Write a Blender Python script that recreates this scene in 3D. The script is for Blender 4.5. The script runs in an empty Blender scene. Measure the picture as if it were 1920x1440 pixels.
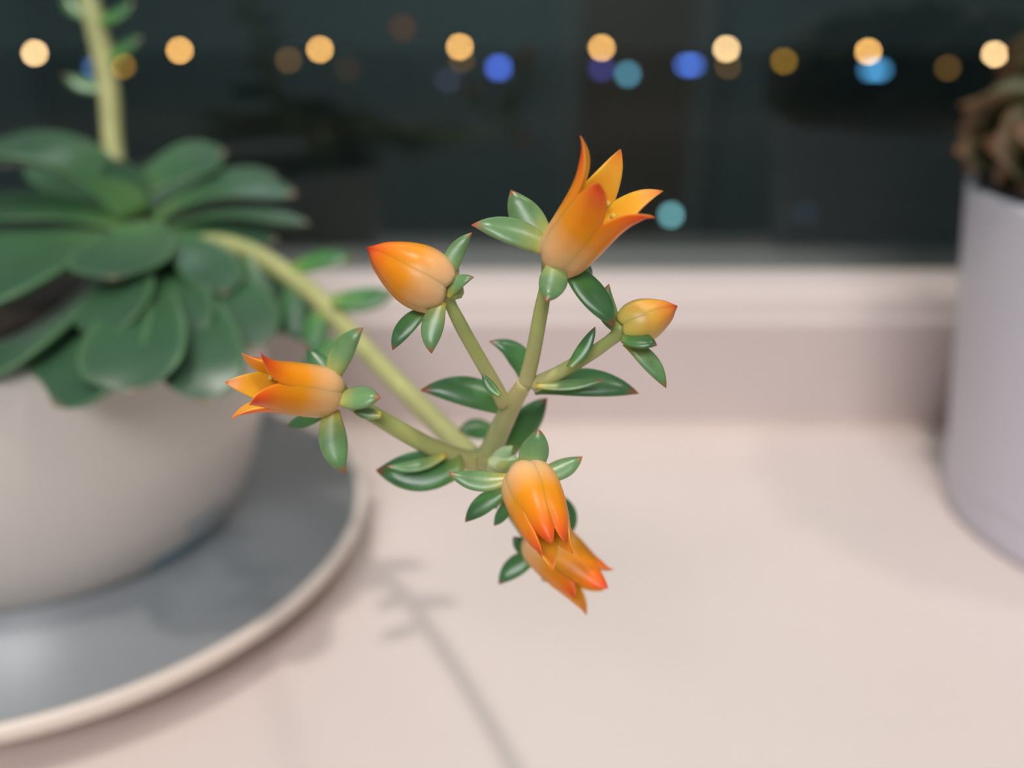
import bpy, math, random
from mathutils import Vector as V

random.seed(7)
S = bpy.context.scene
COL = S.collection

# ------------------------------------------------------------------ camera
F = 1600.0                                   # focal length in pixels of the 1920 px frame
PITCH = math.radians(22.7)
CAM = V((0, 0, 0.115))
RT = V((1, 0, 0))
FW = V((0, math.cos(PITCH), -math.sin(PITCH)))
UP = V((0, math.sin(PITCH), math.cos(PITCH)))
FOCUS = 0.0765
cd = bpy.data.cameras.new('camera')
cam = bpy.data.objects.new('camera', cd)
COL.objects.link(cam)
cam.location = CAM
cam.rotation_euler = (math.pi / 2 - PITCH, 0, 0)
cd.sensor_width = 36
cd.lens = F / 1920 * 36
cd.clip_start = 0.002
cd.clip_end = 2000
cd.dof.use_dof = True
cd.dof.focus_distance = FOCUS
cd.dof.aperture_fstop = 12.3
S.camera = cam

# ------------------------------------------------------------------ world, lights, exposure
w = bpy.data.worlds.new('night')
S.world = w
w.use_nodes = True
w.node_tree.nodes['Background'].inputs[0].default_value = (0.0125, 0.0190, 0.0190, 1)
w.node_tree.nodes['Background'].inputs[1].default_value = 1.0
S.view_settings.view_transform = 'Standard'
S.view_settings.look = 'None'
S.view_settings.exposure = 0.0
S.view_settings.gamma = 1
S.view_settings.use_curve_mapping = False
S.cycles.use_denoising = True
S.cycles.sample_clamp_indirect = 4
S.cycles.max_bounces = 8


def area(name, loc, target, size, power, col):
    d = bpy.data.lights.new(name, 'AREA')
    d.shape = 'DISK'
    d.size = size
    d.energy = power
    d.color = col
    o = bpy.data.objects.new(name, d)
    COL.objects.link(o)
    o.location = loc
    o.rotation_euler = (V(target) - V(loc)).to_track_quat('-Z', 'Y').to_euler()


area('downlight_a', (-0.17, -0.14, 1.38), (-0.02, 0.14, 0), 0.07, 6.9, (1.0, 0.93, 0.85))
area('downlight_b', (0.52, -0.09, 1.38), (0.06, 0.18, 0), 0.12, 2.7, (1.0, 0.93, 0.88))
area('room_fill_light', (-0.25, -1.3, 1.36), (-0.1, -0.6, 0), 0.9, 29.0, (0.98, 0.95, 0.98))  # added lamp out of view, soft fill for surfaces facing the camera
area('back_wall_fill', (0.1, -2.1, 1.36), (0.1, -2.3, 0), 0.6, 16.0, (0.95, 0.98, 1.0))  # added unseen lamp, brightens the back wall mirrored in the pane


# ------------------------------------------------------------------ helpers
def P(px, py, d):
    """point seen at a pixel, at depth d (metres) in front of the lens"""
    return CAM + d * (FW + RT * ((px - 960) / F) - UP * ((py - 720) / F))


def PY(px, py, Y):
    """point seen at a pixel, on the vertical plane y = Y"""
    v = (py - 720) / F
    return P(px, py, Y / (math.cos(PITCH) - v * math.sin(PITCH)))


def near(d):
    """depth of a piece of the nodding stalk: its head hangs well in front of the rosette"""
    return d if d >= .172 else .0765 + (d - .0895) * (.0955 / .0825)


def camvec(c):
    return (RT * c[0] + UP * c[1] - FW * c[2]).normalized()


def lerp_table(tab, s):
    for (a, va), (b, vb) in zip(tab, tab[1:]):
        if s <= b:
            k = (s - a) / (b - a)
            return va + (vb - va) * k
    return tab[-1][1]


def smooth_table(tab, s):
    """Catmull-Rom through a table of (s, value)"""
    n = len(tab)
    for i in range(n - 1):
        a, b = tab[i], tab[i + 1]
        if s <= b[0] or i == n - 2:
            h = b[0] - a[0]
            k = (s - a[0]) / h
            pm = tab[i - 1] if i > 0 else a
            pn = tab[i + 2] if i + 2 < n else b
            m0 = (b[1] - pm[1]) / (b[0] - pm[0]) * h
            m1 = (pn[1] - a[1]) / (pn[0] - a[0]) * h
            k2, k3 = k * k, k * k * k
            return (2 * k3 - 3 * k2 + 1) * a[1] + (k3 - 2 * k2 + k) * m0 + (-2 * k3 + 3 * k2) * b[1] + (k3 - k2) * m1


def link(name, verts, faces, mat, parent=None, origin=None, uvs=None, smooth=True, kind=None):
    """one mesh object; verts are world coordinates, origin its pivot"""
    o0 = V(origin) if origin is not None else V((0, 0, 0))
    me = bpy.data.meshes.new(name)
    me.from_pydata([tuple(V(v) - o0) for v in verts], [], faces)
    if uvs:
        uvl = me.uv_layers.new(name='UVMap')
        for lp in me.loops:
            uvl.data[lp.index].uv = uvs[lp.vertex_index]
    if smooth:
        me.polygons.foreach_set('use_smooth', [True] * len(me.polygons))
    me.materials.append(mat)
    me.update()
    o = bpy.data.objects.new(name, me)
    COL.objects.link(o)
    if parent is not None:
        o.parent = parent
        o.location = o0 - WORLD[parent.as_pointer()]
    else:
        o.location = o0
    WORLD[o.as_pointer()] = o0
    if kind:
        o['kind'] = kind
    return o


WORLD = {}


def thing(name, label, cat, loc, group=None):
    o = bpy.data.objects.new(name, None)
    COL.objects.link(o)
    o.empty_display_size = 0.01
    o.location = loc
    WORLD[o.as_pointer()] = V(loc)
    return tag(o, label, cat, group)


def tag(o, label, cat, group=None):
    o['label'] = label
    o['category'] = cat
    if group:
        o['group'] = group
    return o


def box(x0, x1, y0, y1, z0, z1):
    vs = [(x, y, z) for x in (x0, x1) for y in (y0, y1) for z in (z0, z1)]
    fs = [(0, 1, 3, 2), (4, 6, 7, 5), (0, 4, 5, 1), (2, 3, 7, 6), (0, 2, 6, 4), (1, 5, 7, 3)]
    return vs, fs


def join(*parts):
    vs, fs = [], []
    for v, f in parts:
        n = len(vs)
        vs += list(v)
        fs += [tuple(i + n for i in q) for q in f]
    return vs, fs


def lathe(profile, c, seg=96, close=False):
    vs, fs = [], []
    n = len(profile)
    for k in range(seg):
        a = 2 * math.pi * k / seg
        for r, z in profile:
            vs.append((c[0] + r * math.cos(a), c[1] + r * math.sin(a), c[2] + z))
    for k in range(seg):
        k2 = (k + 1) % seg
        for i in range(n - 1):
            fs.append((k * n + i, k2 * n + i, k2 * n + i + 1, k * n + i + 1))
    for end, rev in ((0, True), (n - 1, False)):          # cap both ends of the profile
        ring = [k * n + end for k in range(seg)]
        fs.append(tuple(reversed(ring)) if rev else tuple(ring))
    return vs, fs


def tube(pts, seg=14, sub=6):
    """pts: list of (Vector, radius); smooth tapered tube with uv v = 0..1 along"""
    n = len(pts)
    tabs = [[(i / (n - 1), pts[i][0][k]) for i in range(n)] for k in range(3)]
    tr = [(i / (n - 1), pts[i][1]) for i in range(n)]
    N = (n - 1) * sub
    cs = [V([smooth_table(t, i / N) for t in tabs]) for i in range(N + 1)]
    vs, uv, fs = [], [], []
    ref = V((0.31, 0.87, 0.38))
    for i, c in enumerate(cs):
        t = (cs[min(i + 1, N)] - cs[max(i - 1, 0)]).normalized()
        a = t.cross(ref).normalized()
        b = t.cross(a)
        r = max(smooth_table(tr, i / N), 1e-5)
        for k in range(seg):
            th = 2 * math.pi * k / seg
            vs.append(c + a * (r * math.cos(th)) + b * (r * math.sin(th)))
            uv.append((k / seg, i / N))
    for i in range(N):
        for k in range(seg):
            k2 = (k + 1) % seg
            fs.append((i * seg + k, i * seg + k2, (i + 1) * seg + k2, (i + 1) * seg + k))
    fs.append(tuple(reversed(range(seg))))
    fs.append(tuple(N * seg + k for k in range(seg)))
    return vs, fs, uv


SEPAL = [(0, .50), (.15, .74), (.32, .95), (.5, 1.0), (.68, .86), (.84, .54), (.94, .24), (1, .02)]
ROSETTE = [(0, .42), (.2, .60), (.4, .82), (.62, 1.0), (.78, .96), (.88, .76), (.95, .42), (.985, .14), (1, .015)]
PETAL = [(0, .70), (.12, .94), (.3, 1.02), (.48, 1.0), (.62, .88), (.75, .67), (.87, .42), (.95, .19), (1, .02)]


def blade(cs, outs, wid, prof, thick, cup, flat=0.55, M=14):
    """fleshy leaf or petal along centre points cs; outs = direction of its outer / upper face"""
    N = len(cs) - 1
    vs, uv, fs = [], [], []
    for i, c in enumerate(cs):
        s = i / N
        t = (cs[min(i + 1, N)] - cs[max(i - 1, 0)]).normalized()
        o = outs[i]
        o = (o - t * o.dot(t)).normalized()
        sd = t.cross(o)
        hw = wid * 0.5 * max(smooth_table(prof, s), 0.01)
        th = thick * 0.5 * min(1.0, 0.25 + 1.6 * max(smooth_table(prof, s), 0.01)) * (1 if s < .8 else max((1 - s) / .2, .06) ** .6)
        for k in range(M):
            a = 2 * math.pi * k / M
            la, lb = math.cos(a), math.sin(a)
            off = th * lb * (flat if lb > 0 else 1.0) * (1 - 0.25 * la * la)
            vs.append(c + sd * (hw * la) + o * (off - cup * hw * la * la))
            uv.append((0.5 + 0.5 * la, s))
    for i in range(N):
        for k in range(M):
            k2 = (k + 1) % M
            fs.append((i * M + k, i * M + k2, (i + 1) * M + k2, (i + 1) * M + k))
    fs.append(tuple(reversed(range(M))))
    fs.append(tuple(N * M + k for k in range(M)))
    return vs, fs, uv


def leaf(name, mat, parent, d0, bx, by, tx, ty, w, dzb=0, dzt=0, bow=0, dzm=None, face=(0, .35, 1),
         prof=SEPAL, thick=.50, cup=.04, N=18, tipturn=0):
    """leaf from its base to its tip; positions in picture pixels, dz in pixels towards the viewer at depth d0"""
    L = math.hypot(tx - bx, ty - by) or 1
    d0 = near(d0)
    nx, ny = (ty - by) / L, -(tx - bx) / L
    if dzm is None:
        dzm = (dzb + dzt) / 2
    q = lambda x, y, z: P(x, y, d0 - z * d0 / F)
    A = q(bx, by, dzb)
    C = q(tx, ty, dzt)
    mx, my = (bx + tx) / 2 + nx * bow * 2, (by + ty) / 2 + ny * bow * 2
    B = q(mx, my, 2 * dzm - (dzb + dzt) / 2)
    cs = []
    for i in range(N + 1):
        s = i / N
        cs.append(A * (1 - s) ** 2 + B * (2 * s * (1 - s)) + C * s * s)
    if tipturn:
        o = camvec(face)
        for i in range(N + 1):
            s = i / N
            if s > .8:
                cs[i] = cs[i] + o * (tipturn * d0 / F * ((s - .8) / .2) ** 2)
    outs = [camvec(face)] * (N + 1)
    wm = w * d0 / F
    vs, fs, uv = blade(cs, outs, wm, prof, wm * thick, cup)
    return link(name, vs, fs, mat, parent, A, uv)


# ------------------------------------------------------------------ materials
def newmat(name):
    m = bpy.data.materials.new(name)
    m.use_nodes = True
    nt = m.node_tree
    return m, nt, nt.nodes['Principled BSDF']


def plain(name, col, rough=.5, noise=0.0, scale=40, spec=.5, bump=0.0, coords='Object'):
    m, nt, b = newmat(name)
    b.inputs['Roughness'].default_value = rough
    b.inputs['Specular IOR Level'].default_value = spec
    b.inputs['Base Color'].default_value = (*col, 1)
    if noise or bump:
        tc = nt.nodes.new('ShaderNodeTexCoord')
        nz = nt.nodes.new('ShaderNodeTexNoise')
        nz.inputs['Scale'].default_value = scale
        nz.inputs['Detail'].default_value = 5
        nt.links.new(tc.outputs[coords], nz.inputs['Vector'])
        rp = nt.nodes.new('ShaderNodeValToRGB')
        rp.color_ramp.elements[0].position = .3
        rp.color_ramp.elements[1].position = .7
        rp.color_ramp.elements[0].color = (*[c * (1 - noise) for c in col], 1)
        rp.color_ramp.elements[1].color = (*[min(1, c * (1 + noise * .6)) for c in col], 1)
        nt.links.new(nz.outputs['Fac'], rp.inputs['Fac'])
        nt.links.new(rp.outputs['Color'], b.inputs['Base Color'])
        if bump:
            bp = nt.nodes.new('ShaderNodeBump')
            bp.inputs['Strength'].default_value = bump
            bp.inputs['Distance'].default_value = .001
            nt.links.new(nz.outputs['Fac'], bp.inputs['Height'])
            nt.links.new(bp.outputs['Normal'], b.inputs['Normal'])
    return m


def botanic(name, stops, rough=.38, mottle=.18, scale=260, sss=.0, edge=None, sheen=0.0, edge_pos=.80, spec=.5):
    """pigment runs along the leaf (uv v), slightly mottled; edge = colour of the margins"""
    m, nt, b = newmat(name)
    uv = nt.nodes.new('ShaderNodeUVMap')
    sep = nt.nodes.new('ShaderNodeSeparateXYZ')
    nt.links.new(uv.outputs['UV'], sep.inputs[0])
    tc = nt.nodes.new('ShaderNodeTexCoord')
    nz = nt.nodes.new('ShaderNodeTexNoise')
    nz.inputs['Scale'].default_value = scale
    nz.inputs['Detail'].default_value = 4
    nt.links.new(tc.outputs['Object'], nz.inputs['Vector'])
    # jitter the position along the leaf with the noise
    ma = nt.nodes.new('ShaderNodeMath')
    ma.operation = 'MULTIPLY_ADD'
    nt.links.new(nz.outputs['Fac'], ma.inputs[0])
    ma.inputs[1].default_value = .10
    nt.links.new(sep.outputs['Y'], ma.inputs[2])
    sb = nt.nodes.new('ShaderNodeMath')
    sb.operation = 'SUBTRACT'
    nt.links.new(ma.outputs[0], sb.inputs[0])
    sb.inputs[1].default_value = .05
    rp = nt.nodes.new('ShaderNodeValToRGB')
    el = rp.color_ramp.elements
    while len(el) < len(stops):
        el.new(.5)
    for e, (p, c) in zip(el, stops):
        e.position = p
        e.color = (*c, 1)
    nt.links.new(sb.outputs[0], rp.inputs['Fac'])
    col = rp.outputs['Color']
    if edge:
        # |u - .5| * 2 -> margins
        a = nt.nodes.new('ShaderNodeMath'); a.operation = 'SUBTRACT'
        nt.links.new(sep.outputs['X'], a.inputs[0]); a.inputs[1].default_value = .5
        a2 = nt.nodes.new('ShaderNodeMath'); a2.operation = 'ABSOLUTE'
        nt.links.new(a.outputs[0], a2.inputs[0])
        mr = nt.nodes.new('ShaderNodeMapRange')
        mr.inputs['From Min'].default_value = edge_pos * .5
        mr.inputs['From Max'].default_value = .5
        mr.inputs['To Max'].default_value = .75
        nt.links.new(a2.outputs[0], mr.inputs['Value'])
        mx = nt.nodes.new('ShaderNodeMixRGB')
        nt.links.new(mr.outputs[0], mx.inputs['Fac'])
        nt.links.new(col, mx.inputs[1])
        mx.inputs[2].default_value = (*edge, 1)
        col = mx.outputs[0]
    hs = nt.nodes.new('ShaderNodeHueSaturation')
    vr = nt.nodes.new('ShaderNodeMapRange')
    vr.inputs['From Min'].default_value = .3
    vr.inputs['From Max'].default_value = .7
    vr.inputs['To Min'].default_value = 1 - mottle
    vr.inputs['To Max'].default_value = 1 + mottle
    nt.links.new(nz.outputs['Fac'], vr.inputs['Value'])
    nt.links.new(vr.outputs[0], hs.inputs['Value'])
    nt.links.new(col, hs.inputs['Color'])
    nt.links.new(hs.outputs[0], b.inputs['Base Color'])
    b.inputs['Roughness'].default_value = rough
    b.inputs['Specular IOR Level'].default_value = spec
    if sss:
        b.inputs['Subsurface Weight'].default_value = sss
        b.inputs['Subsurface Radius'].default_value = (1.0, .45, .2)
        b.inputs['Subsurface Scale'].default_value = .0022
    if sheen:
        b.inputs['Sheen Weight'].default_value = sheen
        b.inputs['Sheen Roughness'].default_value = .4
        b.inputs['Sheen Tint'].default_value = (.85, .95, .9, 1)
    bp = nt.nodes.new('ShaderNodeBump')
    bp.inputs['Strength'].default_value = .12
    bp.inputs['Distance'].default_value = .0004
    nt.links.new(nz.outputs['Fac'], bp.inputs['Height'])
    nt.links.new(bp.outputs['Normal'], b.inputs['Normal'])
    return m


def emitter(name, col, strength):
    m, nt, b = newmat(name)
    b.inputs['Base Color'].default_value = (*[min(1, c) for c in col], 1)
    b.inputs['Emission Color'].default_value = (*col, 1)
    b.inputs['Emission Strength'].default_value = strength
    return m


M_SILL = plain('sill_stone', (.725, .618, .582), .42, .03, 14, .4)
M_FRAME = plain('frame_paint', (.61, .515, .49), .45, .02, 9, .4)
M_WALL = plain('wall_paint', (.44, .53, .53), .8)
M_CEIL = plain('ceiling_paint', (.8, .8, .78), .8)
M_FLOOR = plain('floor_boards', (.18, .17, .15), .5, .2, 6)
M_DOOR = plain('door_wood', (.52, .34, .27), .5, .15, 5)
M_TRIM = plain('trim_paint', (.62, .62, .6), .5)
M_BOWL = plain('bowl_glaze', (.67, .605, .56), .3, .02, 30)
M_SAUCER = plain('saucer_glaze', (.285, .298, .312), .35, .03, 30)
M_SAUCER_OUT = plain('saucer_shaded_beige', (.58, .43, .33), .5, .04, 30)  # beige outer wall, browned to include the shade below the rim
M_BLUE = plain('streak_blue', (.14, .38, .52), .35)
M_POT = plain('white_pot', (.64, .615, .69), .45, .02, 40)
M_SOIL = plain('potting_soil', (.035, .028, .024), .9, .4, 220, .2, .5)
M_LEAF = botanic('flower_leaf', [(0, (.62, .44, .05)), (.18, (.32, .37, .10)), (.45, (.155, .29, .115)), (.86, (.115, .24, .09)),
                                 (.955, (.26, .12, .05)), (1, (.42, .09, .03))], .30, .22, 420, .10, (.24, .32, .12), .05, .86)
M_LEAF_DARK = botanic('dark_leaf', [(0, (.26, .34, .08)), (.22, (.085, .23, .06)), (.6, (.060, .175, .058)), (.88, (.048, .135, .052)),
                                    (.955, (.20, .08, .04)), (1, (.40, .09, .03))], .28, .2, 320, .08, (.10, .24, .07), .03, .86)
M_LEAF_PALE = botanic('pale_leaf', [(0, (.42, .46, .2)), (.4, (.33, .44, .25)), (.9, (.25, .4, .2)), (1, (.4, .3, .15))],
                      .4, .1, 260, .1, (.5, .55, .38), .1)
M_ROSETTE = botanic('rosette_leaf', [(0, (.085, .19, .05)), (.3, (.038, .118, .042)), (.7, (.036, .098, .048)), (.95, (.040, .096, .052)),
                                     (1, (.3, .2, .13))], .33, .15, 60, .05, (.10, .22, .085), .14)
M_STALK = botanic('stalk', [(0, (.36, .38, .15)), (.5, (.50, .48, .20)), (.8, (.44, .46, .20)), (1, (.55, .46, .20))], .42, .10, 200, .12)
M_PEDICEL = botanic('pedicel', [(0, (.54, .48, .22)), (.35, (.42, .44, .15)), (.75, (.33, .40, .12)), (1, (.32, .40, .11))], .40, .10, 260, .12)
M_PETAL = botanic('petal', [(0, (.98, .53, .29)), (.24, (.98, .45, .17)), (.44, (.98, .315, .010)), (.68, (.98, .25, .004)), (.88, (.95, .12, .012)),
                            (1, (.62, .02, .010))], .34, .06, 300, .5, (.97, .21, .02), 0, .84, .3)
M_PETAL_IN = botanic('petal_inside', [(0, (.85, .50, .08)), (.4, (.90, .46, .03)), (.8, (.92, .42, .03)), (.94, (.93, .22, .02)),
                                      (1, (.80, .04, .012))], .42, .06, 300, .5, (.94, .34, .03), 0, .88)
M_PETAL_YEL = botanic('yellow_petal', [(0, (.80, .60, .13)), (.3, (.84, .47, .10)), (.6, (.84, .36, .04)), (.85, (.86, .20, .02)),
                                       (1, (.82, .03, .012))], .36, .06, 300, .5, (.80, .42, .04))
M_STAMEN = plain('stamen', (.60, .42, .06), .6)
M_SPOT = plain('petal_spot', (.20, .03, .01), .7)
M_ORANGE = botanic('bronze_leaf', [(0, (.015, .045, .012)), (.6, (.028, .060, .016)), (.84, (.055, .055, .016)), (1, (.17, .065, .02))], .5, .3, 90)
M_ASPHALT = plain('asphalt', (.33, .35, .35), .9, .15, .2)
M_POLE = plain('dark_metal', (.05, .05, .05), .6)

m, nt, b = newmat('window_glass')
out = nt.nodes['Material Output']
nt.nodes.remove(b)
tr = nt.nodes.new('ShaderNodeBsdfTransparent')
tr.inputs[0].default_value = (.93, .97, .96, 1)
gl = nt.nodes.new('ShaderNodeBsdfGlossy')
gl.inputs['Roughness'].default_value = 0.02
gl.inputs[0].default_value = (.9, 1, 1, 1)
fr = nt.nodes.new('ShaderNodeFresnel')
fr.inputs['IOR'].default_value = 1.5      # double glazing: four surfaces reflect
mx = nt.nodes.new('ShaderNodeMixShader')
nt.links.new(fr.outputs[0], mx.inputs[0])
nt.links.new(tr.outputs[0], mx.inputs[1])
nt.links.new(gl.outputs[0], mx.inputs[2])
nt.links.new(mx.outputs[0], out.inputs[0])
M_GLASS = m

# ------------------------------------------------------------------ the setting
WY = 0.241                                    # front face of the window's lower rail
X0, X1, YB, Z0, Z1 = -1.7, 1.9, -2.7, -0.92, 1.42


def struct(name, vf, mat, parent=None, smooth=False, label=None):
    o = link(name, vf[0], vf[1], mat, parent, None, None, smooth)
    if parent is None:
        o['kind'] = 'structure'
    if label:
        o['label'] = label
    return o


struct('floor', box(X0, X1, YB, WY + .02, Z0 - .05, Z0), M_FLOOR)
struct('ceiling', box(X0, X1, YB, WY + .1, Z1, Z1 + .05), M_CEIL)
struct('wall_left', box(X0 - .05, X0, YB, WY + .1, Z0, Z1), M_WALL)
struct('wall_right', box(X1, X1 + .05, YB, WY + .1, Z0, Z1), M_WALL)
struct('wall_back', box(X0, X1, YB - .05, YB, Z0, Z1), M_WALL)
struct('wall_front', join(box(X0, X1, .04, WY + .1, Z0, -.03), box(X0, -1.25, WY, WY + .1, -.03, Z1),
                          box(1.25, X1, WY, WY + .1, -.03, Z1), box(-1.25, 1.25, WY, WY + .1, 1.25, Z1)), M_WALL)
d1 = struct('door_1', box(.24, .64, YB, YB + .03, Z0, 1.1), M_DOOR)
struct('trim_1', join(box(.64, .71, YB, YB + .04, Z0, 1.16), box(.17, .24, YB, YB + .04, Z0, 1.16)), M_TRIM)


def prism_x(x0, x1, prof):
    n = len(prof)
    vs = [(x, y, z) for x in (x0, x1) for y, z in prof]
    fs = [(i, (i + 1) % n, n + (i + 1) % n, n + i) for i in range(n)]
    fs += [tuple(reversed(range(n))), tuple(range(n, 2 * n))]
    return vs, fs


# sill slab with a rounded front edge
prof = [(WY + .03, -.03), (.027, -.03), (.019, -.026), (.015, -.018), (.015, -.010), (.019, -.003), (.027, 0), (WY + .03, 0)]
o = struct('window_sill', prism_x(-1.25, 1.25, prof), M_SILL, label='smooth off-white stone window sill under the pots')
# window: lower rail with a stepped, sloped glazing bead on top, stiles, pane
prof = [(WY, 0), (WY, .0335), (WY + .0012, .0347), (WY + .0022, .0350), (WY + .0026, .0362), (WY + .0034, .0385), (WY + .0052, .0410),
        (WY + .008, .0428), (WY + .0125, .0440), (WY + .018, .0443), (WY + .05, .0443), (WY + .05, 0)]
win = struct('window_1', join(prism_x(-1.25, 1.25, prof), box(-1.25, -1.19, WY, WY + .05, .0443, 1.25), box(1.19, 1.25, WY, WY + .05, .0443, 1.25),
                              box(-1.19, 1.19, WY, WY + .05, 1.2, 1.25)), M_FRAME)
prof = [(WY - .0008, -.0), (WY - .0022, .0), (WY - .0008, .0014), (WY, .0018), (WY, 0)]
struct('sealant_bead', prism_x(-1.19, 1.19, prof), plain('sealant', (.58, .47, .42), .6), win)
struct('pane', box(-1.19, 1.19, WY + .022, WY + .026, .0443, 1.2), M_GLASS, win)

# ------------------------------------------------------------------ outside: dark street with its lamps
GZ = -10.0
struct('ground', box(-260, 260, 6, 420, GZ - .3, GZ), M_ASPHALT)


def globe(c, r, seg=16, rings=9):
    vs, fs = [], []
    for i in range(rings + 1):
        ph = math.pi * i / rings
        for k in range(seg):
            a = 2 * math.pi * k / seg
            vs.append((c[0] + r * math.sin(ph) * math.cos(a), c[1] + r * math.sin(ph) * math.sin(a), c[2] + r * math.cos(ph)))
    for i in range(rings):
        for k in range(seg):
            fs.append((i * seg + k, (i + 1) * seg + k, (i + 1) * seg + (k + 1) % seg, i * seg + (k + 1) % seg))
    return vs, fs


def straight(a, b, r0, r1, seg=10):
    v, f, _ = tube([(V(a), r0), (V(b), r1)], seg, 2)
    return v, f


def street_lamp(px, py, Y, r, mat, label, group):
    c = PY(px, py, Y)
    t = thing('street_lamp', label, 'street lamp', (c.x, c.y, GZ), group)
    v, f = join(straight((c.x, c.y, GZ), (c.x, c.y, c.z - r * .9), .09, .06), straight((c.x, c.y, GZ), (c.x, c.y, GZ + .8), .16, .13))
    link('pole', v, f, M_POLE, t, (c.x, c.y, GZ))
    v, f = lathe([(r * .55, -r * .99), (r * .75, -r * .72), (r * .6, -r * .70), (r * .1, -r * .75)], c, 16)
    link('collar', v, f, M_POLE, t, c)
    v, f = globe(c, r)
    link('globe', v, f, mat, t, c)


E_WARM = emitter('sodium_bright', (1.0, .50, .14), 25)
E_PALE = emitter('sodium_pale', (1.0, .62, .30), 29)
E_AMBER = emitter('sodium_dim', (1.0, .50, .05), 4.0)
E_AMBER2 = emitter('sodium_faint', (1.0, .50, .13), 1.7)
G1 = 'bright street lamps outside the window'
for px, py, mt, lb in (
        (65, 100, E_PALE, 'pale bright street lamp above the broad outer leaf of the rosette'),
        (337, 95, E_WARM, 'bright warm street lamp next to the upright stalk, no sign below it'),
        (600, 93, E_WARM, 'bright warm street lamp between a faint amber lamp and a very faint brown sign'),
        (862, 88, E_WARM, 'bright warm street lamp above the faint greyish violet sign'),
        (1128, 90, E_WARM, 'bright warm street lamp directly above the violet lit sign'),
        (1362, 92, E_PALE, 'pale bright street lamp beside the wide deep-blue sign'),
        (1628, 97, E_WARM, 'bright warm street lamp above the wide sky-blue sign'),
        (1865, 102, E_PALE, 'pale bright street lamp just above the bronze plant')):
    street_lamp(px, py, 100, .30, mt, lb, G1)
G2 = 'dim amber street lamps outside the window'
for px, py, mt, lb in (
        (541, 113, E_AMBER2, 'faint amber street lamp standing between two bright lamps, no sign near it'),
        (230, 124, E_AMBER, 'amber street lamp half hidden by a leaf of the upright stalk'),
        (865, 112, E_AMBER2, 'faint amber street lamp overlapped by the bright lamp near the greyish violet sign'),
        (1364, 124, E_AMBER2, 'faint amber street lamp under the pale lamp beside the wide deep-blue sign'),
        (1470, 115, E_AMBER, 'clear amber street lamp standing alone between two bright lamps'),
        (1777, 128, E_AMBER2, 'faint amber street lamp between the sky-blue sign and the bronze plant')):
    street_lamp(px, py, 125, .42, mt, lb, G2)


def lit_sign(px, py, Y, w_, h_, col, st, label):
    c = PY(px, py, Y)
    t = thing('lit_sign', label, 'sign', (c.x, c.y, GZ))
    v, f = straight((c.x, c.y + .1, GZ), (c.x, c.y + .1, c.z - h_ / 2), .08, .07)
    link('post', v, f, M_POLE, t, (c.x, c.y, GZ))
    v, f = box(c.x - w_ / 2 - .06, c.x + w_ / 2 + .06, c.y, c.y + .2, c.z - h_ / 2 - .06, c.z + h_ / 2 + .06)
    fr = link('case', v, f, M_POLE, t, c, None, False)
    v, f = box(c.x - w_ / 2, c.x + w_ / 2, c.y - .04, c.y, c.z - h_ / 2, c.z + h_ / 2)
    link('lit_panel', v, f, emitter('panel_light', col, st), fr, c, None, False)


lit_sign(178, 127, 110, .9, .8, (.12, .28, .75), 3.2, 'small blue lit sign seen past the upright stalk')
lit_sign(935, 127, 110, 1.1, .9, (.08, .17, .80), 6.5, 'round blue lit sign standing alone between two street lamps')
lit_sign(1128, 128, 110, .9, .8, (.13, .12, .60), 3.2, 'violet lit sign directly under a bright street lamp')
lit_sign(1177, 139, 120, .9, .9, (.16, .52, .72), 4.6, 'teal lit sign beside the violet one')
lit_sign(1293, 122, 110, 1.7, .6, (.08, .20, .80), 6.5, 'wide deep-blue lit sign beside a pale bright street lamp')
lit_sign(1641, 131, 110, 2.2, .7, (.10, .40, .78), 4.6, 'wide sky-blue lit sign under a bright street lamp')
lit_sign(840, 150, 115, .9, .9, (.20, .20, .42), .95, 'faint greyish violet sign below a bright street lamp')
lit_sign(1258, 403, 44, .36, .36, (.30, .78, .85), 4.6, 'small pale cyan lit sign low on the dark ground')
lit_sign(1508, 400, 44, .36, .36, (.10, .25, .40), .5, 'barely lit blue sign low on the dark ground')
lit_sign(755, 52, 118, 1.2, 1.2, (.55, .16, .06), .55, 'faint red-brown lit sign above the lamp row')
lit_sign(652, 130, 118, 1.0, 1.0, (.55, .25, .12), .32, 'very faint brown sign beside a bright street lamp')

# ------------------------------------------------------------------ saucer and bowl pot
BC = (-0.103, 0.169)
sc = thing('saucer', 'wide grey-blue glazed saucer with a pale rim under the white bowl', 'saucer', (BC[0], BC[1], 0))
prof = [(.0, .0038), (.030, .0038), (.050, .0040), (.058, .0046), (.0625, .0062), (.0650, .0088), (.0664, .0112)]
v, f = lathe([(.001, .0040)] + prof[1:], (BC[0], BC[1], 0), 128)
link('dish', v, f, M_SAUCER, sc, (BC[0], BC[1], 0))
v, f = lathe([(.0664, .0112), (.0669, .0119), (.0676, .0122), (.0683, .0119), (.0686, .0112), (.0681, .0090)], (BC[0], BC[1], 0), 128)
f = f[:-2]
link('rim', v, f, plain('saucer_rim', (.80, .68, .60), .35), sc, (BC[0], BC[1], 0))  # cream rim, its edge highlight put into the colour
v, f = lathe([(.0681, .0090), (.0655, .0066), (.0615, .0042), (.0570, .0020), (.0530, .0004), (.0500, .0), (.001, .0)], (BC[0], BC[1], 0), 128)
link('underside', v, f, M_SAUCER_OUT, sc, (BC[0], BC[1], 0))

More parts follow.
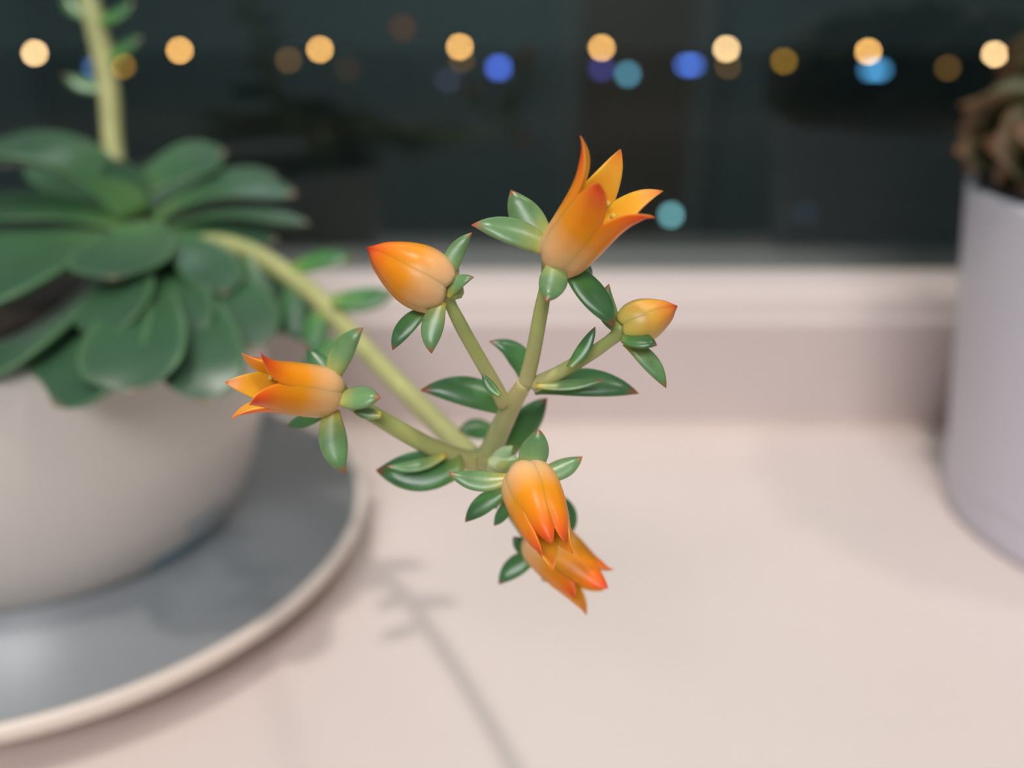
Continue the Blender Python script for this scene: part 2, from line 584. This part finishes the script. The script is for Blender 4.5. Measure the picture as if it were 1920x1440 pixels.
bp_ = thing('bowl_pot', 'rounded white ceramic bowl pot holding the flowering succulent', 'plant pot', (BC[0], BC[1], .004))
prof = [(.001, .0041), (.0270, .0041), (.0278, .0046), (.0278, .0092), (.0300, .0098), (.0340, .0106), (.0376, .0138), (.0410, .0175), (.0446, .0265), (.0472, .0365), (.0487, .0470),
        (.0492, .0560), (.0492, .0620), (.0489, .0635), (.0480, .0642), (.0470, .0638), (.0465, .0625), (.0463, .0560), (.046, .052)]
v, f = lathe(prof, (BC[0], BC[1], 0), 128)
link('bowl', v, f, M_BOWL, bp_, (BC[0], BC[1], .004))
v, f = lathe([(.001, .0605), (.0463, .0595), (.0463, .056)], (BC[0], BC[1], 0), 64)
so = link('soil', v, f, M_SOIL, bp_, (BC[0], BC[1], .056))
# narrow blue streak on the lower right flank of the bowl
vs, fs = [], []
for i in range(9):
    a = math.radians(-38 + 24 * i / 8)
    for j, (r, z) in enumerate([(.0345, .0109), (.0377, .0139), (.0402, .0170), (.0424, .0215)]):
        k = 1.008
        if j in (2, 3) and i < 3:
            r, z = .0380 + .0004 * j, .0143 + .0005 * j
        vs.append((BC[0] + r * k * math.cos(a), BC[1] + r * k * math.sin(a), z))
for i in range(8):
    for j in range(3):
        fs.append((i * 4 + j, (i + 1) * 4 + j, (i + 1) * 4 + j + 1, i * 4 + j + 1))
o = link('blue_streak', vs, fs, M_BLUE, bp_, (BC[0], BC[1], .004))
o['label'] = 'dark blue streak near the foot of the bowl'

# ------------------------------------------------------------------ the flowering succulent
RD = 0.176
root = P(262, 432, RD)
plant = thing('flowering_succulent', 'green rosette succulent with orange bell flowers on a nodding stalk', 'succulent', (root.x, root.y, .0605))
v, f, uv = tube([(V((root.x, root.y, .0600)), .007), (V((root.x, root.y, .068)), .0065), (root + V((0, .002, -.002)), .005)], 14, 5)
link('stem', v, f, M_STALK, plant, (root.x, root.y, .0605), uv)

ROS = [  # bx, by, tx, ty, width, dzb, dzm, dzt, bow, face
    (255, 405, -70, 310, 175, -10, 20, 30, -66, (-.15, .9, .55)),
    (225, 455, -120, 590, 215, 30, 190, 300, -30, (-.15, .5, .9)),
    (268, 425, 215, 530, 168, 40, 170, 270, 0, (0, .8, .6)),
    (236, 425, 222, 296, 98, -10, -10, -10, 4, (.7, -.25, .8)),
    (255, 370, 425, 292, 118, -60, -110, -150, 14, (0, .6, .8)),
    (290, 412, 556, 372, 92, -30, -40, -60, 34, (.1, .8, .6)),
    (295, 410, 520, 335, 84, -70, -100, -140, 20, (.1, .7, .7)),
    (300, 432, 580, 428, 70, 0, 10, 20, 26, (.05, .9, .4)),
    (315, 438, 520, 460, 78, 10, 20, 30, 12, (.1, .8, .5)),
    (240, 500, 108, 768, 180, 70, 310, 410, 30, (-.25, .6, .8)),
    (278, 510, 252, 745, 150, 70, 330, 430, -6, (0, .6, .8)),
    (318, 498, 388, 764, 122, 70, 300, 390, 16, (.2, .55, .8)),
    (340, 480, 470, 665, 125, 50, 210, 290, 26, (.3, .5, .8)),
    (345, 465, 535, 635, 115, 10, 110, 160, 30, (.35, .6, .7)),
    (235, 425, -70, 410, 105, 10, 40, 60, -24, (-.1, .75, .7)),
    (200, 515, -70, 705, 165, 50, 270, 360, 30, (-.4, .6, .7)),
    (235, 410, 70, 300, 120, -70, -160, -260, 0, (0, .7, .7)),
    (275, 405, 360, 330, 110, -90, -200, -330, 0, (.1, .8, .6)),
    (215, 440, -190, 470, 140, 0, -20, -40, -20, (-.2, .8, .6)),
    (300, 440, 420, 560, 100, 60, 160, 230, 22, (.25, .7, .7)),
    (255, 470, 170, 640, 130, 60, 250, 330, 16, (-.2, .7, .7)),
    (300, 470, 330, 650, 120, 60, 240, 320, 10, (.1, .7, .7)),
]
for bx, by, tx, ty, wd, zb, zm, zt, bow, fc in ROS:
    leaf('leaf', M_ROSETTE, plant, RD, bx, by, tx, ty, wd, zb, zt, bow, zm, fc, ROSETTE, .24, -.20, 24, 8)


def pxtube(pts, sub=6, seg=16):
    return tube([(P(x, y, near(d)), wpx * near(d) / F / 2) for x, y, d, wpx in pts], seg, sub)


# flower stalk that arches from the rosette towards the window's front
v, f, uv = pxtube([(330, 470, .172, 36), (400, 458, .168, 38), (470, 474, .163, 38), (545, 518, .157, 38), (608, 570, .151, 38), (660, 628, .144, 38),
                   (740, 712, .131, 38), (805, 778, .120, 40), (862, 834, .110, 42), (893, 862, .1035, 44), (915, 852, .1015, 42), (940, 800, .099, 40),
                   (962, 755, .0965, 36), (985, 716, .0942, 30)])
st1 = link('flower_stalk', v, f, M_STALK, plant, P(330, 470, .172), uv)
SL = [  # stalk leaves: d0, base, tip, width, dz, bow, face, material
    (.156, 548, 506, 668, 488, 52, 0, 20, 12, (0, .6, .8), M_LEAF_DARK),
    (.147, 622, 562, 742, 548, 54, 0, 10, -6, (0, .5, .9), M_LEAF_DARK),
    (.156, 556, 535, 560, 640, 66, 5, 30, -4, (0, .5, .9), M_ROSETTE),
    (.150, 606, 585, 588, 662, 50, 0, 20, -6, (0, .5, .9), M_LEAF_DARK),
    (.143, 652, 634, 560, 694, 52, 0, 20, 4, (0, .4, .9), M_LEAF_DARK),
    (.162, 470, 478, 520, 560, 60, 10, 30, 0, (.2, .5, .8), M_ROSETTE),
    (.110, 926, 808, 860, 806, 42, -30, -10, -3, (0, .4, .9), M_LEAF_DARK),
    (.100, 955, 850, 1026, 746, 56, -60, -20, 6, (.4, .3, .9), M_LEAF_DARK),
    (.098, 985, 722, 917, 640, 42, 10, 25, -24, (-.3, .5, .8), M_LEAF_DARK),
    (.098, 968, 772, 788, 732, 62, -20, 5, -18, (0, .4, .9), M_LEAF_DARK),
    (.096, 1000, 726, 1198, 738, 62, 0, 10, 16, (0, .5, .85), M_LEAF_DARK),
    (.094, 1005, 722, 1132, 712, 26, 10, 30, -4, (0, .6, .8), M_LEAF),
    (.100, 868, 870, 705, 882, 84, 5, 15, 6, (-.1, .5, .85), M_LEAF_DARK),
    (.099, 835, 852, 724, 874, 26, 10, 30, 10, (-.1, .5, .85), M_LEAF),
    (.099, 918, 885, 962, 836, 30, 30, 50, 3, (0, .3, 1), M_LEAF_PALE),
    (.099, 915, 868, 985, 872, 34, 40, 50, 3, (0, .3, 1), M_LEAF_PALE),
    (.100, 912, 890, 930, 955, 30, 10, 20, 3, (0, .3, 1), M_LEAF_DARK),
]
for d0, bx, by, tx, ty, wd, zb, zt, bow, fc, mt in SL:
    leaf('stalk_leaf', mt, st1, d0, bx, by, tx, ty, wd, zb, zt, bow, None, fc)

# second, upright stalk behind, arching out of view
v, f, uv = pxtube([(255, 420, .180, 34), (224, 350, .186, 36), (212, 275, .189, 36), (206, 190, .189, 37), (195, 110, .188, 40), (178, 40, .186, 38),
                   (160, -40, .184, 36), (150, -120, .181, 32)])
st2 = link('flower_stalk', v, f, M_STALK, plant, P(255, 420, .180), uv)
for d0, bx, by, tx, ty, wd, zb, zt, bow, fc in (
        (.188, 204, 118, 268, 70, 44, 5, 20, 6, (0, .6, .8)), (.189, 205, 165, 118, 140, 40, 5, 20, 6, (0, .6, .8)),
        (.186, 182, 40, 250, 2, 42, 5, 10, -6, (0, .6, .8)), (.186, 172, 30, 120, -14, 42, 0, 0, 6, (0, .6, .8)),
        (.183, 158, -50, 230, -80, 42, 5, 10, -6, (0, .6, .8)), (.183, 156, -60, 90, -90, 42, 0, 0, 6, (0, .6, .8))):
    leaf('stalk_leaf', M_LEAF_DARK, st2, d0, bx, by, tx, ty, wd, zb, zt, bow, None, fc)

R_OPEN = [(0, .70), (.10, .92), (.25, 1.02), (.45, 1.10), (.62, 1.20), (.75, 1.36), (.85, 1.56), (.93, 1.80), (1, 2.08)]
R_BELL = [(0, .72), (.10, .98), (.25, 1.04), (.45, 1.02), (.62, 1.02), (.75, 1.12), (.86, 1.32), (.94, 1.56), (1, 1.80)]
R_CLOSED = [(0, .70), (.10, .98), (.25, 1.08), (.45, 1.04), (.65, .92), (.80, .78), (.92, .70), (1, .72)]
R_BUD = [(0, .70), (.08, .90), (.22, 1.05), (.40, 1.04), (.60, .82), (.78, .50), (.92, .20), (1, .03)]


def flower(name, d0, base, axis, L, R, roll, tau, rprof, pedicel, mat=M_PETAL, wf=1.42, hook=0.0, stamens=False, cup=.30, tips=None):
    """five keeled petals round an axis. base: pixel; axis: direction in the picture; tau: tilt towards the viewer (deg);
    roll: azimuth of the first petal from the viewer's side; pedicel: list of (px, py, depth, width px)"""
    d0 = near(d0)
    k = d0 / F
    A = P(base[0], base[1], d0)
    n = math.hypot(*axis)
    im = RT * (axis[0] / n) - UP * (axis[1] / n)                  # axis within the picture plane
    t = math.radians(tau)
    ax = (im * math.cos(t) - FW * math.sin(t)).normalized()
    front = (-FW * math.cos(t) - im * math.sin(t)).normalized()
    left = front.cross(ax)
    # pedicel and receptacle: the flower's own stalk
    pts = [(P(x, y, near(d)), wpx * near(d) / F / 2) for x, y, d, wpx in pedicel]
    pts.append((A - ax * (R * .10 * k), R * .52 * k))
    pts.append((A + ax * (R * .10 * k), R * .40 * k))
    v, f, uv = tube(pts, 16, 6)
    fl = link(name, v, f, M_PEDICEL, plant, pts[0][0], uv)
    N = 26
    for i in range(5):
        psi = math.radians(roll + 72 * i)
        rad = front * math.cos(psi) + left * math.sin(psi)
        end = rprof[-1][1] * R * .86
        zt, rt = tips[i] if tips else (L, end)
        cs, outs = [], []
        for j in range(N + 1):
            s = j / N
            r = smooth_table(rprof, s) * R * .86 + (rt - end) * max(0, (s - .45) / .55) ** 2
            z = s * (zt + hook * R) - hook * R * max(0, (s - .70) / .30) ** 2
            cs.append(A + ax * (z * k) + rad * (r * k))
            outs.append(rad)
        wm = R * wf * k
        v, f, uv = blade(cs, outs, wm, PETAL, wm * .20, cup, 1.0, 16)
        pe = link('petal', v, f, mat, fl, cs[0], uv)
        pe.data.materials.append(M_PETAL_IN)                       # the inner face is yellower
        for q, poly in enumerate(pe.data.polygons):
            if q < N * 16 and q % 16 >= 8:
                poly.material_index = 1
    if stamens:
        for i in range(5):
            psi = math.radians(roll + 36 + 72 * i)
            rad = front * math.cos(psi) + left * math.sin(psi)
            a = A + rad * (R * .25 * k)
            c = A + ax * (L * .66 * k) + rad * (R * .55 * k)
            v, f, uv = tube([(a, R * .05 * k), ((a + c) / 2, R * .05 * k), (c, R * .06 * k)], 8, 3)
            gv, gf = globe(c, R * .12 * k, 8, 6)
            vv, ff = join((v, f), (gv, gf))
            link('stamen', vv, ff, M_STAMEN, fl, a)
    return fl, ax, front, left, A, k


def spot(fl, px, py, d0, r):
    c = P(px, py, d0)
    gv, gf = globe(c, r * d0 / F, 10, 6)
    return link('dark_tip', gv, gf, M_SPOT, fl, c)


def sepals(fl, d0, rows):
    for bx, by, tx, ty, wd, zb, zt, bow, fc, mt in rows:
        leaf('sepal', mt, fl, d0, bx, by, tx, ty, wd, zb, zt, bow, None, fc)


# flower at the top, wide open
d = .0892
fl1 = flower('flower', d, (1044, 492), (.642, -.767), 213, 54, 11.2, 35.8, R_OPEN,
             [(985, 722, .0945, 30), (1000, 660, .0925, 29), (1014, 585, .0908, 28), (1026, 530, .0898, 27)], hook=.2, stamens=True, wf=1.46, cup=.30,
             tips=[(211, 96), (221, 102), (213, 96), (213, 92), (209, 100)])[0]
sepals(fl1, d, [
    (1032, 470, 884, 422, 62, 10, 20, -14, (-.1, .5, .85), M_LEAF),
    (1030, 450, 958, 356, 62, -20, -20, 8, (-.3, .4, .9), M_LEAF),
    (1040, 490, 1022, 566, 52, 30, 75, 6, (0, .5, .9), M_LEAF),
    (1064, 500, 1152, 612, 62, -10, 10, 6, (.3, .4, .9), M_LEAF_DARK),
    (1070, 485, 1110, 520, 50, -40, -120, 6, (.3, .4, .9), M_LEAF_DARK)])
# closed bud to its left
d = .0905
fl2 = flower('flower_bud', d, (836, 546), (-.88, -.48), 166, 59, 30, 6, R_BUD,
             [(946, 758, .0965, 30), (922, 712, .0950, 27), (892, 660, .0935, 26), (862, 606, .0918, 26), (842, 564, .0908, 25)], wf=1.40, cup=.34)[0]
sepals(fl2, d, [
    (840, 532, 885, 436, 34, 5, 10, 12, (.2, .3, .9), M_LEAF),
    (838, 556, 889, 520, 30, 25, 40, 10, (.1, .5, .9), M_LEAF),
    (828, 565, 809, 663, 42, 20, 30, -8, (0, .4, .9), M_LEAF),
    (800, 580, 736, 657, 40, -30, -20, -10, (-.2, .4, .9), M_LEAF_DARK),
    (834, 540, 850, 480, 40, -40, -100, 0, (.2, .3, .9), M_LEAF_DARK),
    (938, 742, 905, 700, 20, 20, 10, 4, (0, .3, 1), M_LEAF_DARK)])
# small bud at the right
d = .0905
fl6 = flower('flower_bud', d, (1168, 616), (.92, -.38), 108, 41, 50, 8, R_BUD,
             [(1000, 722, .0945, 30), (1050, 698, .0933, 27), (1110, 662, .092, 25), (1152, 632, .0908, 25)], M_PETAL_YEL, wf=1.40, cup=.34)[0]
sepals(fl6, d, [
    (1166, 622, 1142, 532, 36, 0, 5, 16, (-.1, .4, .9), M_LEAF),
    (1166, 634, 1232, 648, 40, 25, 50, 4, (0, .6, .8), M_LEAF_DARK),
    (1172, 640, 1249, 728, 38, 0, 5, 10, (.1, .4, .9), M_LEAF),
    (1066, 690, 1116, 612, 26, 10, 10, -4, (-.2, .4, .9), M_LEAF_DARK)])
# open flower to the left
d = .0940
fl3 = flower('flower', d, (628, 738), (-.988, -.156), 181, 48, -44.4, 38.7, R_BELL,
             [(895, 868, .1025, 40), (835, 850, .100, 36), (770, 818, .098, 34), (705, 780, .0965, 33), (655, 752, .095, 30)], hook=.1, stamens=True,
             tips=[(179, 81), (187, 73), (185, 69), (191, 50), (179, 55)])[0]
sepals(fl3, d, [
    (624, 715, 681, 614, 46, -5, 5, 12, (.1, .4, .9), M_LEAF),
    (634, 748, 714, 746, 50, 25, 45, 2, (.1, .5, .85), M_LEAF),
    (624, 768, 646, 888, 52, 10, 15, -10, (.1, .4, .9), M_LEAF),
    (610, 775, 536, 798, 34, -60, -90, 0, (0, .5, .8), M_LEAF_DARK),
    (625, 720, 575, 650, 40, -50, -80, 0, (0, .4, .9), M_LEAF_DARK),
    (715, 778, 662, 772, 24, 0, 0, 0, (0, .3, 1), M_LEAF)])
# hanging flower in front
d = .0925
fl4 = flower('flower', d, (984, 888), (.405, .915), 190, 52, -6.9, 47, R_CLOSED,
             [(908, 866, .1015, 34), (930, 872, .0985, 30), (955, 878, .0955, 28)], wf=1.40, cup=.34,
             tips=[(184, 17), (188, 22), (190, 35), (198, 41), (194, 27)])[0]
sepals(fl4, d, [
    (955, 897, 841, 886, 42, 0, 0, 10, (0, .5, .85), M_LEAF),
    (982, 888, 1010, 804, 54, 10, 30, -6, (0, .3, .95), M_LEAF),
    (1008, 892, 1092, 856, 40, 0, -10, -6, (.1, .5, .85), M_LEAF),
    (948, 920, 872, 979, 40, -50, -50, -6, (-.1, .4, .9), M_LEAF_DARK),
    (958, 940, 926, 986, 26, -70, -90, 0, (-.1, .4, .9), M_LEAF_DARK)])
# lowest flower, half hidden
d = .1030
fl5 = flower('flower', d, (1004, 1000), (.746, .666), 158, 50, 29.6, 20.2, R_BELL,
             [(905, 872, .1035, 34), (930, 915, .1035, 28), (965, 965, .1032, 27)], hook=.1, stamens=True, wf=1.48, cup=.30,
             tips=[(171, 48), (151, 52), (157, 50), (167, 50), (139, 48)])[0]
sepals(fl5, d, [
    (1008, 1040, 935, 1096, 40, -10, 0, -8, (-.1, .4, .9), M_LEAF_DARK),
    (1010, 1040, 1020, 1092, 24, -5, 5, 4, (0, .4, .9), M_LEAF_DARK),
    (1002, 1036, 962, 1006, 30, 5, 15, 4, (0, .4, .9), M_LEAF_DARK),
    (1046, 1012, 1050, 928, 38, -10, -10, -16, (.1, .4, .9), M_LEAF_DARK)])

# ------------------------------------------------------------------ pot at the right with its bronze plant
PC = (0.157, 0.184)
pt = thing('tapered_pot', 'plain white tapered flower pot beside the window frame', 'plant pot', (PC[0], PC[1], 0))
prof = [(.001, .0), (.0425, .0), (.0440, .0006), (.0447, .0020), (.0449, .0040), (.0455, .0110), (.0534, .0795), (.0535, .0805), (.0530, .0812), (.0520, .0813),
        (.0513, .0807), (.0510, .0795), (.0500, .0700), (.049, .068)]
v, f = lathe(prof, (PC[0], PC[1], 0), 128)
link('pot_body', v, f, M_POT, pt, (PC[0], PC[1], 0))
v, f = lathe([(.0451, .0118), (.0459, .0121), (.0460, .0127), (.0455, .0131)], (PC[0], PC[1], 0), 128)
f = f[:-2]
link('foot_ring', v, f, M_POT, pt, (PC[0], PC[1], .012))
v, f = lathe([(.001, .0755), (.030, .0745), (.0503, .0725), (.0498, .071)], (PC[0], PC[1], 0), 64)
link('soil', v, f, M_SOIL, pt, (PC[0], PC[1], .08))

bush = thing('bronze_plant', 'bushy plant with bronze-orange and green leaves in the tapered pot', 'plant', (PC[0], PC[1], .075))
rs = random.Random(3)
v, f, uv = tube([(V((PC[0], PC[1], .075)), .006), (V((PC[0], PC[1], .085)), .006), (V((PC[0], PC[1], .108)), .005)], 12, 4)
link('stem', v, f, M_STALK, bush, (PC[0], PC[1], .075), uv)
n = 200
for i in range(n):
    g = i * 2.39996
    zt = -.25 + 1.23 * (i + .5) / n
    rr = math.sqrt(max(0, 1 - zt * zt))
    dr = V((rr * math.cos(g), rr * math.sin(g), zt * .62))
    R0 = .050 + rs.uniform(-.004, .006)
    base = V((PC[0] - .006, PC[1], .092)) + dr * (R0 * .30)
    tip = V((PC[0] - .006, PC[1], .092)) + dr * R0 + V((0, 0, .002))
    side = dr.cross(V((0, 0, 1))).normalized()
    o_ = side.cross(dr).normalized()
    ro = rs.uniform(-1.2, 1.2)
    o_ = (o_ * math.cos(ro) + side * math.sin(ro)).normalized()
    cs = [base.lerp(tip, s / 8) - o_ * (.004 * (s / 8) ** 2) for s in range(9)]
    v, f, uv = blade(cs, [o_] * 9, 0.019, ROSETTE, .0026, -.2, .6, 8)
    link('leaf', v, f, M_ORANGE, bush, base, uv)
